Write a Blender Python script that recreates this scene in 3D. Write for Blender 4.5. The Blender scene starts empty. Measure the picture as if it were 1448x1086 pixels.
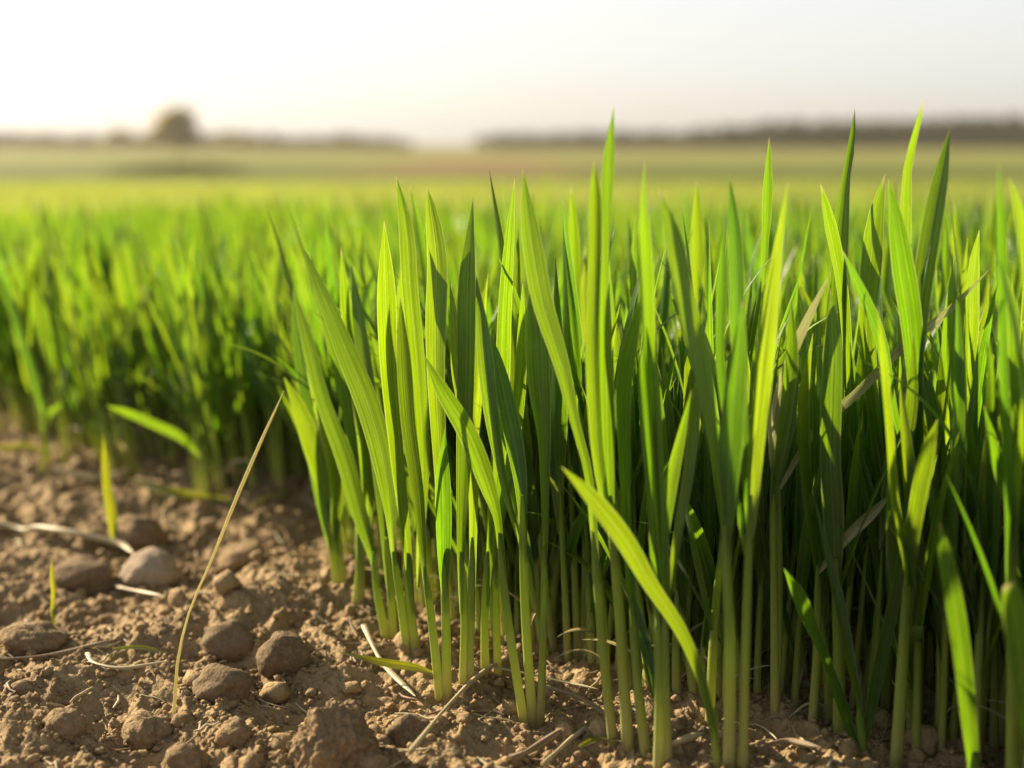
import bpy, math, random
import numpy as np
from mathutils import Vector, Matrix

R = math.radians
rng = np.random.default_rng(11)
scene = bpy.context.scene
COL = scene.collection

# ------------------------------------------------------------------ camera
PW, PH = 1448.0, 1086.0
FPX = 50.0 / 36.0 * PW
CAMH = 0.23
HORIZON = 203.0
PITCH = math.atan((PH / 2 - HORIZON) / FPX)
FWD = np.array([0, math.cos(PITCH), -math.sin(PITCH)])
UP = np.array([0, math.sin(PITCH), math.cos(PITCH)])

cam_d = bpy.data.cameras.new('camera')
cam = bpy.data.objects.new('camera', cam_d)
COL.objects.link(cam)
cam.location = (0, 0, CAMH)
cam.rotation_euler = (math.pi / 2 - PITCH, 0, 0)
cam_d.lens = 50.0
cam_d.sensor_width = 36.0
cam_d.clip_start = 0.02
cam_d.clip_end = 5000.0
cam_d.dof.use_dof = True
cam_d.dof.focus_distance = 0.585
cam_d.dof.aperture_fstop = 5.0
cam_d.dof.aperture_blades = 9
scene.camera = cam


def ray(px, py):
    return np.array([(px - PW / 2) / FPX, 0, 0]) + UP * (-(py - PH / 2) / FPX) + FWD


def at(px, py, Y):
    d = ray(px, py)
    return np.array([0, 0, CAMH]) + d * (Y / d[1])


# ------------------------------------------------------------------ noise and ground heights
def _hash(ix, iy, seed):
    h = (ix.astype(np.int64) * 374761393 + iy.astype(np.int64) * 668265263 + seed * 974634777) & 0xFFFFFFFF
    h = ((h ^ (h >> 13)) * 1274126177) & 0xFFFFFFFF
    return ((h ^ (h >> 16)) & 0xFFFF) / 65535.0 * 2 * math.pi


def perlin(x, y, seed=0):
    x = np.asarray(x, float); y = np.asarray(y, float)
    ix = np.floor(x); iy = np.floor(y)
    fx = x - ix; fy = y - iy
    def g(dx, dy):
        a = _hash(ix + dx, iy + dy, seed)
        return np.cos(a) * (fx - dx) + np.sin(a) * (fy - dy)
    u = fx * fx * fx * (fx * (fx * 6 - 15) + 10)
    v = fy * fy * fy * (fy * (fy * 6 - 15) + 10)
    a = g(0, 0) * (1 - u) + g(1, 0) * u
    b = g(0, 1) * (1 - u) + g(1, 1) * u
    return (a * (1 - v) + b * v) * 1.5


TD = [-50, 1.6, 3, 6, 20, 72, 95, 5000]
TZ = [0, 0, -.036, -.105, -.45, -1.74, -2.1, -2.1]


def terrain(x, y):
    return np.interp(y, TD, TZ)


def soil(x, y):
    """height of the crumbly soil above the smooth terrain"""
    x = np.asarray(x, float); y = np.asarray(y, float)
    w = perlin(x * 16, y * 16, 9) * .012
    x2 = x + w; y2 = y + perlin(x * 16, y * 16, 10) * .012
    h = perlin(x2 * 7, y2 * 7, 1) * .010
    h += perlin(x2 * 22, y2 * 22, 2) * .0085
    b = 1 - np.abs(perlin(x2 * 52, y2 * 52, 3)) * 1.6
    h += (np.clip(b, 0, 1) ** 1.5 - .4) * .0042
    c = np.abs(perlin(x2 * 118, y2 * 118, 4))
    h += np.clip(c, 0, .7) * .0036
    c = np.abs(perlin(x * 270, y * 270, 5))
    h += np.clip(c, 0, .7) * .0017
    h += perlin(x * 610, y * 610, 6) * .0005
    # rise of loose soil beside the drilled row
    h += .009 * np.exp(-(((x + .115) / .06) ** 2 + ((y - .72) / .10) ** 2))
    return h


def ground(x, y):
    return terrain(x, y) + soil(x, y) * np.clip((2.2 - np.asarray(y)) / .5, 0, 1)


def on_ground(px, py, z=0.0):
    d = ray(px, py)
    t = (z - CAMH) / d[2]
    p = np.array([0, 0, CAMH]) + d * t
    for _ in range(3):
        zz = float(ground(p[0], p[1])) * .6 + z
        t = (zz - CAMH) / d[2]
        p = np.array([0, 0, CAMH]) + d * t
    return p


# ------------------------------------------------------------------ mesh helpers
class Geo:
    def __init__(self):
        self.V, self.F, self.A, self.M, self.n = [], [], [], [], 0

    def add(self, v, f, a, m=0):
        self.V.append(v); self.F.append(f + self.n); self.A.append(a)
        self.M.append(np.full(len(f), m, np.int32)); self.n += len(v)

    def mesh(self, name, mats):
        return to_mesh(name, np.concatenate(self.V), np.concatenate(self.F), np.concatenate(self.A), mats, np.concatenate(self.M))


def to_mesh(name, v, f, a, mats, mi=None, smooth=True):
    me = bpy.data.meshes.new(name)
    nf, k = f.shape
    me.vertices.add(len(v)); me.vertices.foreach_set('co', np.ascontiguousarray(v, np.float32).ravel())
    me.loops.add(nf * k); me.loops.foreach_set('vertex_index', np.ascontiguousarray(f, np.int32).ravel())
    me.polygons.add(nf)
    me.polygons.foreach_set('loop_start', np.arange(0, nf * k, k, dtype=np.int32))
    me.polygons.foreach_set('use_smooth', np.full(nf, smooth))
    if mi is not None:
        me.polygons.foreach_set('material_index', mi)
    if a is not None:
        at_ = me.attributes.new('bl', 'FLOAT_VECTOR', 'POINT')
        at_.data.foreach_set('vector', np.ascontiguousarray(a, np.float32).ravel())
    for m in mats:
        me.materials.append(m)
    me.update(calc_edges=True)
    return me


def link(name, me, parent=None, loc=None):
    o = bpy.data.objects.new(name, me)
    COL.objects.link(o)
    if parent is not None:
        o.parent = parent
    if loc is not None:
        o.location = loc
    return o


def tag(o, label=None, cat=None, group=None, kind=None):
    if label: o['label'] = label
    if cat: o['category'] = cat
    if group: o['group'] = group
    if kind: o['kind'] = kind
    return o


def thing(name, loc, label, cat, group=None):
    o = bpy.data.objects.new(name, None)
    COL.objects.link(o)
    o.location = loc
    o.empty_display_size = .02
    return tag(o, label, cat, group)


def nrm(a):
    return a / np.maximum(np.linalg.norm(a, axis=-1, keepdims=True), 1e-9)


def smooth_path(P, n):
    """cubic resample of the rows of P by chord length"""
    P = np.asarray(P, float)
    if len(P) == 2:
        s = np.linspace(0, 1, n)[:, None]
        return P[:1] * (1 - s) + P[1:] * s
    t = np.concatenate([[0], np.cumsum(np.maximum(np.linalg.norm(np.diff(P[:, :3], axis=0), axis=1), 1e-6))])
    m = np.gradient(P, t, axis=0)
    s = np.linspace(0, t[-1], n)
    i = np.clip(np.searchsorted(t, s, 'right') - 1, 0, len(t) - 2)
    hh = (t[i + 1] - t[i]); q = ((s - t[i]) / hh)[:, None]; hh = hh[:, None]
    return ((2 * q**3 - 3 * q**2 + 1) * P[i] + (q**3 - 2 * q**2 + q) * hh * m[i] + (-2 * q**3 + 3 * q**2) * P[i + 1] + (q**3 - q**2) * hh * m[i + 1])


def grid_faces(nr, nc, wrap=False):
    c2 = nc if wrap else nc - 1
    r, c = np.meshgrid(np.arange(nr - 1), np.arange(c2), indexing='ij')
    r = r.ravel(); c = c.ravel(); cn = (c + 1) % nc
    return np.stack([r * nc + c, r * nc + cn, (r + 1) * nc + cn, (r + 1) * nc + c], 1)


def blade(C, hw, face, fold, twist, ncol=5, rnd=0.0, v0=0.0):
    """leaf blade: centre line C (n,3), half widths, facing vector, fold and twist angles along it"""
    n = len(C)
    T = nrm(np.gradient(C, axis=0))
    face = np.broadcast_to(np.asarray(face, float), (n, 3))
    S = nrm(np.cross(T, face)); N = nrm(np.cross(S, T))
    ct = np.cos(twist)[:, None]; st = np.sin(twist)[:, None]
    S, N = S * ct + N * st, N * ct - S * st
    u = np.linspace(-1, 1, ncol)
    if ncol == 7:
        u = np.array([-1, -.86, -.45, 0, .45, .86, 1])
    sf = (np.sin(fold) * hw)[:, None, None]; cf = (np.cos(fold) * hw)[:, None, None]
    V = C[:, None, :] + S[:, None, :] * u[None, :, None] * cf + N[:, None, :] * (np.abs(u)[None, :, None] - .35) * sf
    v = np.linspace(v0, 1, n)
    A = np.stack([np.broadcast_to(u, (n, ncol)), np.broadcast_to(v[:, None], (n, ncol)), np.full((n, ncol), rnd)], -1)
    return V.reshape(-1, 3), grid_faces(n, ncol), A.reshape(-1, 3)


def tube(C, r, sides=8, rnd=0.0, squash=1.0):
    n = len(C)
    T = nrm(np.gradient(C, axis=0))
    ref = np.array([0.3, -1.0, 0.05]) if abs(T[0][2]) > .6 else np.array([0, 0, 1.0])
    S = nrm(np.cross(T, ref)); N = nrm(np.cross(S, T))
    a = np.linspace(0, 2 * math.pi, sides, endpoint=False)
    V = C[:, None] + (S[:, None] * np.cos(a)[None, :, None] + N[:, None] * np.sin(a)[None, :, None] * squash) * np.asarray(r)[:, None, None]
    v = np.linspace(0, 1, n)
    A = np.stack([np.broadcast_to(np.cos(a), (n, sides)), np.broadcast_to(v[:, None], (n, sides)), np.full((n, sides), rnd)], -1)
    return V.reshape(-1, 3), grid_faces(n, sides, True), A.reshape(-1, 3)


# ------------------------------------------------------------------ materials
def new_mat(name):
    m = bpy.data.materials.new(name)
    m.use_nodes = True
    nt = m.node_tree
    nt.nodes.clear()
    out = nt.nodes.new('ShaderNodeOutputMaterial')
    return m, nt, out


class NB:
    """tiny node builder"""
    def __init__(self, nt): self.nt = nt

    def n(self, t, ins=None, **props):
        nd = self.nt.nodes.new(t)
        for k, v in props.items(): setattr(nd, k, v)
        for k, v in (ins or {}).items():
            if isinstance(v, bpy.types.NodeSocket): self.nt.links.new(v, nd.inputs[k])
            else: nd.inputs[k].default_value = v
        return nd

    def math(self, op, a, b=0.0, clamp=False):
        return self.n('ShaderNodeMath', {0: a, 1: b}, operation=op, use_clamp=clamp).outputs[0]

    def mix(self, fac, a, b, mode='MIX'):
        nd = self.n('ShaderNodeMix', data_type='RGBA', blend_type=mode)
        for idx, v in ((0, fac), (6, a), (7, b)):
            if isinstance(v, bpy.types.NodeSocket): self.nt.links.new(v, nd.inputs[idx])
            else: nd.inputs[idx].default_value = v if idx == 0 else (*v, 1) if len(v) == 3 else v
        return nd.outputs[2]

    def ramp(self, fac, stops, interp='LINEAR'):
        nd = self.n('ShaderNodeValToRGB', {0: fac})
        cr = nd.color_ramp; cr.interpolation = interp
        while len(cr.elements) < len(stops): cr.elements.new(.5)
        for e, (p, c) in zip(cr.elements, stops):
            e.position = p; e.color = (*c, 1) if len(c) == 3 else c
        return nd.outputs[0]

    def mapr(self, v, a, b, c=0.0, d=1.0):
        return self.n('ShaderNodeMapRange', {0: v, 1: a, 2: b, 3: c, 4: d}).outputs[0]


def leaf_material(name, dark, light, tdark, tlight, trans=.56, tip=(.42, .34, .16), base=(.30, .34, .08), vein=.30, rough=.33):
    m, nt, out = new_mat(name)
    b = NB(nt)
    at_ = b.n('ShaderNodeAttribute', attribute_name='bl')
    sp = b.n('ShaderNodeSeparateXYZ', {0: at_.outputs['Vector']})
    u, v, r = sp.outputs
    oi = b.n('ShaderNodeObjectInfo').outputs['Random']
    rr = b.math('FRACT', b.math('ADD', r, oi))
    seed = b.math('MULTIPLY', rr, 37.0)
    vv = b.n('ShaderNodeCombineXYZ', {0: b.math('MULTIPLY', u, 7.0), 1: b.math('MULTIPLY', v, 1.3), 2: seed}).outputs[0]
    stripes = b.n('ShaderNodeTexNoise', {'Vector': vv, 'Scale': 1.0, 'Detail': 3.0, 'Roughness': .65}).outputs[0]
    vv2 = b.n('ShaderNodeCombineXYZ', {0: b.math('MULTIPLY', u, 1.2), 1: b.math('MULTIPLY', v, 5.0), 2: seed}).outputs[0]
    blot = b.n('ShaderNodeTexNoise', {'Vector': vv2, 'Scale': 1.0, 'Detail': 2.0}).outputs[0]
    st = b.mapr(stripes, .35, .65, 1 - vein, 1 + vein)
    bl = b.mapr(blot, .3, .7, .85, 1.15)
    mul = b.math('MULTIPLY', st, bl)
    mulc = b.n('ShaderNodeCombineColor', {0: mul, 1: mul, 2: mul}).outputs[0]
    au = b.math('ABSOLUTE', u)
    margin = b.mapr(au, .88, 1.0, 0.0, .55)  # paler edge colour paints the bright rim highlight along the blade
    rib = b.mapr(au, 0.0, .07, .3, 0.0)
    pale = b.math('MAXIMUM', margin, rib)
    tipf = b.mapr(b.math('ADD', v, b.math('MULTIPLY', b.math('SUBTRACT', blot, .5), .08)), .975, .998)
    basef = b.mapr(v, .16, .0)
    def col(c0, c1, palec, basec, tipc):
        c = b.mix(rr, c0, c1)
        c = b.mix(1.0, c, mulc, 'MULTIPLY')
        c = b.mix(pale, c, palec)
        c = b.mix(b.math('MULTIPLY', basef, .35), c, basec)
        return b.mix(tipf, c, tipc)
    vf = b.n('ShaderNodeCombineXYZ', {0: b.math('MULTIPLY', u, 3.0), 1: b.math('MULTIPLY', v, 22.0), 2: seed}).outputs[0]
    fl = b.mapr(b.n('ShaderNodeTexNoise', {'Vector': vf, 'Scale': 1.6, 'Detail': 3.0, 'Roughness': .6}).outputs[0], .66, .76, 0.0, .5)
    pale = b.math('MAXIMUM', pale, fl)
    dc = col(dark, light, (.26, .36, .12), base, tip)
    tc = col(tdark, tlight, (.46, .55, .16), tuple(min(1, x * 1.35) for x in base), tip)
    bump = b.n('ShaderNodeBump', {'Height': stripes, 'Strength': .35, 'Distance': .0006}).outputs[0]
    pr = b.n('ShaderNodeBsdfPrincipled', {'Base Color': dc, 'Roughness': rough, 'Specular IOR Level': .55, 'Normal': bump, 'Sheen Weight': .16, 'Sheen Roughness': .35})
    tr = b.n('ShaderNodeBsdfTranslucent', {'Color': tc, 'Normal': bump})
    mx = b.n('ShaderNodeMixShader', {0: trans, 1: pr.outputs[0], 2: tr.outputs[0]})
    nt.links.new(mx.outputs[0], out.inputs[0])
    return m


LEAF = leaf_material('leaf_green', (.020, .076, .011), (.035, .100, .013), (.115, .285, .003), (.24, .345, .004))
FIELD = leaf_material('leaf_field', (.06, .09, .025), (.08, .11, .03), (.28, .37, .045), (.38, .40, .06), rough=.6)  # same crop, paler: distant sheen, haze and backlight put into the leaf colour
DRY = leaf_material('leaf_dry', (.24, .27, .14), (.31, .31, .17), (.30, .33, .12), (.36, .36, .13), trans=.35, base=(.3, .28, .14), vein=.4)
YELLOW = leaf_material('leaf_yellow', (.09, .11, .015), (.12, .12, .016), (.34, .37, .008), (.38, .36, .01), trans=.5)


def stem_material():
    m, nt, out = new_mat('stem_sheath')
    b = NB(nt)
    at_ = b.n('ShaderNodeAttribute', attribute_name='bl')
    u, v, r = b.n('ShaderNodeSeparateXYZ', {0: at_.outputs['Vector']}).outputs
    oi = b.n('ShaderNodeObjectInfo').outputs['Random']
    rr = b.math('FRACT', b.math('ADD', r, oi))
    vv = b.n('ShaderNodeCombineXYZ', {0: b.math('MULTIPLY', u, 5.0), 1: b.math('MULTIPLY', v, 2.0), 2: b.math('MULTIPLY', rr, 37.0)}).outputs[0]
    nz = b.n('ShaderNodeTexNoise', {'Vector': vv, 'Scale': 1.0, 'Detail': 3.0}).outputs[0]
    h = b.math('ADD', v, b.math('MULTIPLY', b.math('SUBTRACT', nz, .5), .3))
    c = b.ramp(h, [(0.0, (.36, .28, .12)), (.09, (.48, .45, .16)), (.28, (.36, .42, .075)), (.6, (.19, .30, .035)), (1.0, (.07, .17, .014))])
    c = b.mix(b.mapr(nz, .4, .65, 0.0, .3), c, (.45, .46, .2))
    bump = b.n('ShaderNodeBump', {'Height': nz, 'Strength': .5, 'Distance': .0008}).outputs[0]
    pr = b.n('ShaderNodeBsdfPrincipled', {'Base Color': c, 'Roughness': .42, 'Specular IOR Level': .4, 'Normal': bump})
    tr = b.n('ShaderNodeBsdfTranslucent', {'Color': b.mix(.45, c, (.55, .62, .03))})
    mx = b.n('ShaderNodeMixShader', {0: .45, 1: pr.outputs[0], 2: tr.outputs[0]})
    nt.links.new(mx.outputs[0], out.inputs[0])
    return m


STEM = stem_material()


def earth_material(name, c1, c2, c3, scale=1.0, bumpd=.0012):
    m, nt, out = new_mat(name)
    b = NB(nt)
    pos = b.n('ShaderNodeNewGeometry').outputs['Position']
    n1 = b.n('ShaderNodeTexNoise', {'Vector': pos, 'Scale': 38.0 * scale, 'Detail': 5.0, 'Roughness': .62}).outputs[0]
    n2 = b.n('ShaderNodeTexNoise', {'Vector': pos, 'Scale': 420.0 * scale, 'Detail': 4.0, 'Roughness': .7}).outputs[0]
    n3 = b.n('ShaderNodeTexNoise', {'Vector': pos, 'Scale': 1500.0 * scale, 'Detail': 2.0, 'Roughness': .7}).outputs[0]
    vo = b.n('ShaderNodeTexVoronoi', {'Vector': pos, 'Scale': 520.0 * scale, 'Randomness': 1.0}).outputs[0]
    c = b.mix(b.mapr(n1, .38, .62), c1, c2)
    c = b.mix(b.mapr(n2, .45, .72, 0, .7), c, c3)
    c = b.mix(b.mapr(n3, .62, .72, 0, .5), c, (.42, .34, .23))
    hgt = b.math('ADD', b.math('MULTIPLY', n2, 1.0), b.math('ADD', b.math('MULTIPLY', n3, .35), b.math('MULTIPLY', vo, -.55)))
    bump = b.n('ShaderNodeBump', {'Height': hgt, 'Strength': .9, 'Distance': bumpd / scale}).outputs[0]
    pr = b.n('ShaderNodeBsdfPrincipled', {'Base Color': c, 'Roughness': .95, 'Specular IOR Level': .15, 'Normal': bump})
    nt.links.new(pr.outputs[0], out.inputs[0])
    return m


SOIL = earth_material('soil_crumb', (.29, .205, .107), (.185, .126, .068), (.40, .295, .16))
CLOD = earth_material('soil_clod', (.25, .175, .095), (.17, .118, .064), (.36, .26, .145), bumpd=.0016)
STONE_G = earth_material('stone_grey_brown', (.16, .112, .066), (.115, .080, .047), (.25, .18, .105), bumpd=.0008)
STONE_P = earth_material('stone_pale', (.32, .255, .185), (.24, .185, .13), (.42, .34, .25), bumpd=.0006)


def farmland_material():
    m, nt, out = new_mat('farmland')
    b = NB(nt)
    pos = b.n('ShaderNodeNewGeometry').outputs['Position']
    x, y, z = b.n('ShaderNodeSeparateXYZ', {0: pos}).outputs
    nz = b.n('ShaderNodeTexNoise', {'Vector': b.n('ShaderNodeVectorMath', {0: pos, 1: (.006, .02, 0)}, operation='MULTIPLY').outputs[0], 'Scale': 1.0, 'Detail': 4.0}).outputs[0]
    fine = b.n('ShaderNodeTexNoise', {'Vector': b.n('ShaderNodeVectorMath', {0: pos, 1: (.15, .4, 0)}, operation='MULTIPLY').outputs[0], 'Scale': 1.0, 'Detail': 6.0}).outputs[0]
    d = b.math('ADD', y, b.math('MULTIPLY', b.math('SUBTRACT', nz, .5), 60.0))
    d = b.math('DIVIDE', d, 700.0)
    c = b.ramp(d, [(.0, (.12, .16, .03)), (.10, (.15, .19, .035)), (.135, (.10, .12, .022)), (.20, (.11, .13, .026)), (.235, (.21, .25, .055)),
                   (.30, (.19, .22, .055)), (.36, (.26, .26, .08)), (.48, (.17, .19, .05)), (.62, (.28, .25, .10)), (1.0, (.18, .17, .06))])
    # a strip of bare reddish earth in the middle distance
    ax = b.mapr(b.math('ABSOLUTE', b.math('ADD', x, 4.0)), 6.0, 14.0, 1.0, 0.0)
    ay = b.mapr(b.math('ABSOLUTE', b.math('SUBTRACT', y, 165.0)), 40.0, 75.0, 1.0, 0.0)
    c = b.mix(b.math('MULTIPLY', b.math('MULTIPLY', ax, ay), .8), c, (.25, .155, .085))
    c = b.mix(1.0, c, (.66, .66, .50), 'MULTIPLY')
    c = b.mix(1.0, c, b.ramp(fine, [(.3, (.75, .75, .75)), (.7, (1.25, 1.25, 1.25))]), 'MULTIPLY')
    near = b.mapr(y, 4.0, 12.0)
    sn = b.n('ShaderNodeTexNoise', {'Vector': pos, 'Scale': 30.0, 'Detail': 6.0}).outputs[0]
    c = b.mix(near, b.mix(sn, (.29, .205, .107), (.185, .126, .068)), c)
    bump = b.n('ShaderNodeBump', {'Height': fine, 'Strength': .5, 'Distance': .3}).outputs[0]
    pr = b.n('ShaderNodeBsdfPrincipled', {'Base Color': c, 'Roughness': .95, 'Specular IOR Level': .1, 'Normal': bump})
    nt.links.new(pr.outputs[0], out.inputs[0])
    return m


def simple_foliage(name, c0, c1, t0, trans=.35):
    m, nt, out = new_mat(name)
    b = NB(nt)
    at_ = b.n('ShaderNodeAttribute', attribute_name='bl')
    r = b.n('ShaderNodeSeparateXYZ', {0: at_.outputs['Vector']}).outputs[2]
    c = b.mix(r, c0, c1)
    pr = b.n('ShaderNodeBsdfPrincipled', {'Base Color': c, 'Roughness': .7, 'Specular IOR Level': .2})
    tr = b.n('ShaderNodeBsdfTranslucent', {'Color': t0 if not isinstance(t0, tuple) else (*t0, 1)})
    mx = b.n('ShaderNodeMixShader', {0: trans, 1: pr.outputs[0], 2: tr.outputs[0]})
    nt.links.new(mx.outputs[0], out.inputs[0])
    return m


TREE = simple_foliage('tree_foliage', (.06, .056, .012), (.11, .095, .022), (.45, .34, .05), .5)
WOOD = simple_foliage('wood_foliage', (.025, .030, .012), (.06, .055, .025), (.07, .07, .02), .2)
BARK = simple_foliage('bark', (.09, .07, .05), (.12, .09, .06), (.05, .04, .03), .0)
STRAW = leaf_material('straw', (.50, .42, .26), (.42, .33, .19), (.5, .42, .2), (.45, .36, .16), trans=.22, base=(.45, .38, .24), vein=.3, rough=.5)
STALK = leaf_material('stalk_pale', (.55, .50, .28), (.55, .50, .28), (.75, .68, .32), (.75, .68, .32), trans=.5, base=(.40, .42, .14), vein=.15, rough=.5)
STRAW_B = leaf_material('straw_brown', (.25, .17, .10), (.20, .13, .08), (.25, .17, .08), (.22, .14, .07), trans=.15, base=(.22, .16, .1), vein=.4, rough=.6)

# ------------------------------------------------------------------ light
SUN_AZ = R(55)       # to the left of the view direction
SUN_EL = R(25)
sv = Vector((-math.sin(SUN_AZ) * math.cos(SUN_EL), math.cos(SUN_AZ) * math.cos(SUN_EL), math.sin(SUN_EL)))
sun_d = bpy.data.lights.new('sun', 'SUN')
sun_d.energy = 5.0
sun_d.angle = R(.6)
sun_d.color = (1.0, .83, .58)
sun = bpy.data.objects.new('sun', sun_d)
COL.objects.link(sun)
sun.rotation_euler = sv.to_track_quat('Z', 'Y').to_euler()

w = bpy.data.worlds.new('World')
scene.world = w
w.use_nodes = True
nt = w.node_tree
nt.nodes.clear()
b = NB(nt)
sky = b.n('ShaderNodeTexSky', sky_type='NISHITA', sun_disc=False, sun_elevation=SUN_EL, sun_rotation=-SUN_AZ, altitude=50.0, air_density=1.0, dust_density=3.0, ozone_density=1.0)
hs = b.n('ShaderNodeHueSaturation', {'Saturation': .6, 'Value': 1.0, 'Color': sky.outputs[0]})
gm = b.n('ShaderNodeGamma', {0: hs.outputs[0], 1: .34})
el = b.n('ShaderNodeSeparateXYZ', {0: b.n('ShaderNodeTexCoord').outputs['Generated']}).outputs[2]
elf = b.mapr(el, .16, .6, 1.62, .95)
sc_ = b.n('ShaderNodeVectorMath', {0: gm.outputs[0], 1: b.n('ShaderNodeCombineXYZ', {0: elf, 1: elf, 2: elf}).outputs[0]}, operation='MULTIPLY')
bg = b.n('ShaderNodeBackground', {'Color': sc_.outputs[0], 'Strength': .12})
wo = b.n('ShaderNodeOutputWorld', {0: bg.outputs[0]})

scene.view_settings.view_transform = 'Standard'
scene.view_settings.look = 'None'
scene.view_settings.gamma = 1.0
scene.view_settings.exposure = 1.6
scene.render.film_transparent = False
scene.cycles.use_denoising = True
scene.cycles.max_bounces = 10
scene.cycles.transmission_bounces = 8
scene.cycles.diffuse_bounces = 5
scene.cycles.volume_bounces = 1
scene.cycles.sample_clamp_indirect = 6.0

# ------------------------------------------------------------------ terrain and soil
rows = np.concatenate([np.linspace(-4, .2, 8), np.geomspace(.25, 1500, 150)])
tcols = np.linspace(-1, 1, 121)
Y = np.repeat(rows, len(tcols)).reshape(len(rows), -1)
X = tcols[None, :] * (np.maximum(Y, 0) * 1.3 + 4.0)
Z = terrain(X, Y)
near = (Y > .30) & (Y < 2.3) & (X > -1.2 * Y - .2) & (X < .9 * Y + .1)
inset = np.clip((2.9 - Y) / .7, 0, 1) * np.clip((Y + .5) / .5, 0, 1)
Z = Z - .045 * inset
o = link('farmland', to_mesh('farmland', np.stack([X, Y, Z], -1).reshape(-1, 3), grid_faces(*X.shape), None, [farmland_material()]))
tag(o, kind='structure')

yr = np.concatenate([np.linspace(.20, .47, 40), np.geomspace(.475, 2.6, 760)])
tc = np.concatenate([np.linspace(-1.9, -.86, 90), np.linspace(-.855, -.44, 260), np.linspace(-.439, .36, 690), np.linspace(.365, 1.3, 120)])
Y = np.repeat(yr, len(tc)).reshape(len(yr), -1)
X = tc[None, :] * (Y + .05)
Z = ground(X, Y)
edge_fade = np.clip((Y - .2) / .1, 0, 1) * np.clip((2.6 - Y) / .3, 0, 1) * np.clip((1.9 - np.abs(tc))[None, :] / .15, 0, 1) * np.clip((1.3 - tc)[None, :] / .15, 0, 1)
Z = Z * edge_fade + (terrain(X, Y) - .05) * (1 - edge_fade)
o = link('soil', to_mesh('soil', np.stack([X, Y, Z], -1).reshape(-1, 3), grid_faces(*X.shape), None, [SOIL]))
tag(o, kind='structure')


# unit icospheres for crumbs, clods and stones
def ico(sub):
    import bmesh
    bm = bmesh.new()
    bmesh.ops.create_icosphere(bm, subdivisions=sub, radius=1.0)
    v = np.array([q.co[:] for q in bm.verts]); f = np.array([[q.index for q in p.verts] for p in bm.faces])
    bm.free()
    return v, f


I1, I2, I4, I6 = ico(1), ico(2), ico(4), ico(6)


def edge(D):
    return -.0887 - .85 * (D - .731)


def rot_rand(r):
    q = r.normal(size=4); q /= np.linalg.norm(q)
    a, b_, c, d = q
    return np.array([[1 - 2 * (c*c + d*d), 2 * (b_*c - d*a), 2 * (b_*d + c*a)], [2 * (b_*c + d*a), 1 - 2 * (b_*b_ + d*d), 2 * (c*d - b_*a)], [2 * (b_*d - c*a), 2 * (c*d + b_*a), 1 - 2 * (b_*b_ + c*c)]])


def make_crumbs():
    g = Geo()
    N = 24000
    D = np.exp(rng.uniform(math.log(.46), math.log(1.5), N))
    X = rng.uniform(-.85, .36, N) * D
    S = np.exp(rng.normal(math.log(.00095), .52, N)) * (.7 + .5 * D)
    S = np.clip(S, .0004, .0075)
    S = np.where(rng.uniform(size=N) < .012, rng.uniform(.003, .008, N), S)
    Z = ground(X, D)
    variants = []
    for k in range(40):
        src = I2 if k % 2 else I1
        v = src[0] * (1 + rng.normal(0, .16, (len(src[0]), 1)))
        v = v @ rot_rand(rng) * np.array([1, rng.uniform(.7, 1), rng.uniform(.55, .9)])
        variants.append((v, src[1]))
    for i in range(N):
        k = rng.integers(0, 40)
        v, f = variants[k if S[i] > .0012 else (k // 2) * 2]
        a = rng.uniform(0, 6.28); c, s = math.cos(a), math.sin(a)
        vv = v @ np.array([[c, s, 0], [-s, c, 0], [0, 0, 1]]) * S[i]
        g.add(vv + np.array([X[i], D[i], Z[i] + S[i] * .25]), f, np.zeros_like(vv))
    o = link('soil_crumbs', g.mesh('soil_crumbs', [SOIL]))
    for p in (): pass
    tag(o, 'loose brown soil crumbs scattered over the bare ground', kind='stuff')


make_crumbs()


def make_chaff():
    g = Geo()
    for i in range(600):
        D = math.exp(rng.uniform(math.log(.48), math.log(1.2)))
        x = rng.uniform(-.7, .36) * D
        L = rng.uniform(.004, .022) * (.8 + .4 * D); a = rng.uniform(0, 6.28)
        t = np.linspace(-.5, .5, 5)
        bow = rng.normal(0, .12) * L
        px_ = x + np.cos(a) * t * L - np.sin(a) * bow * (1 - 4 * t * t); py_ = D + np.sin(a) * t * L + np.cos(a) * bow * (1 - 4 * t * t)
        zz = ground(px_, py_)
        C = np.stack([px_, py_, np.maximum(zz, zz.mean()) + .0009 + (1 - 4 * t * t) * rng.uniform(0, .0012)], 1)
        r0 = rng.uniform(.0002, .0007)
        g.add(*tube(C, r0 * (1.1 - abs(t)), 5, rng.uniform()), m=int(rng.uniform() < .45))
    tag(link('dry_chaff', g.mesh('dry_chaff', [STRAW, STRAW_B])), 'scattered bits of dry chaff and root fibre on the soil', kind='stuff')


make_chaff()


def noise3(v, s, seed):
    return (perlin(v[:, 0] * s + 3.1, v[:, 1] * s + v[:, 2] * s * .73, seed) + perlin(v[:, 1] * s, v[:, 2] * s - v[:, 0] * s * .61, seed + 1) + perlin(v[:, 2] * s + 7.7, v[:, 0] * s + v[:, 1] * s * .57, seed + 2)) / 3 * 1.5


LUMPS = []


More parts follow.
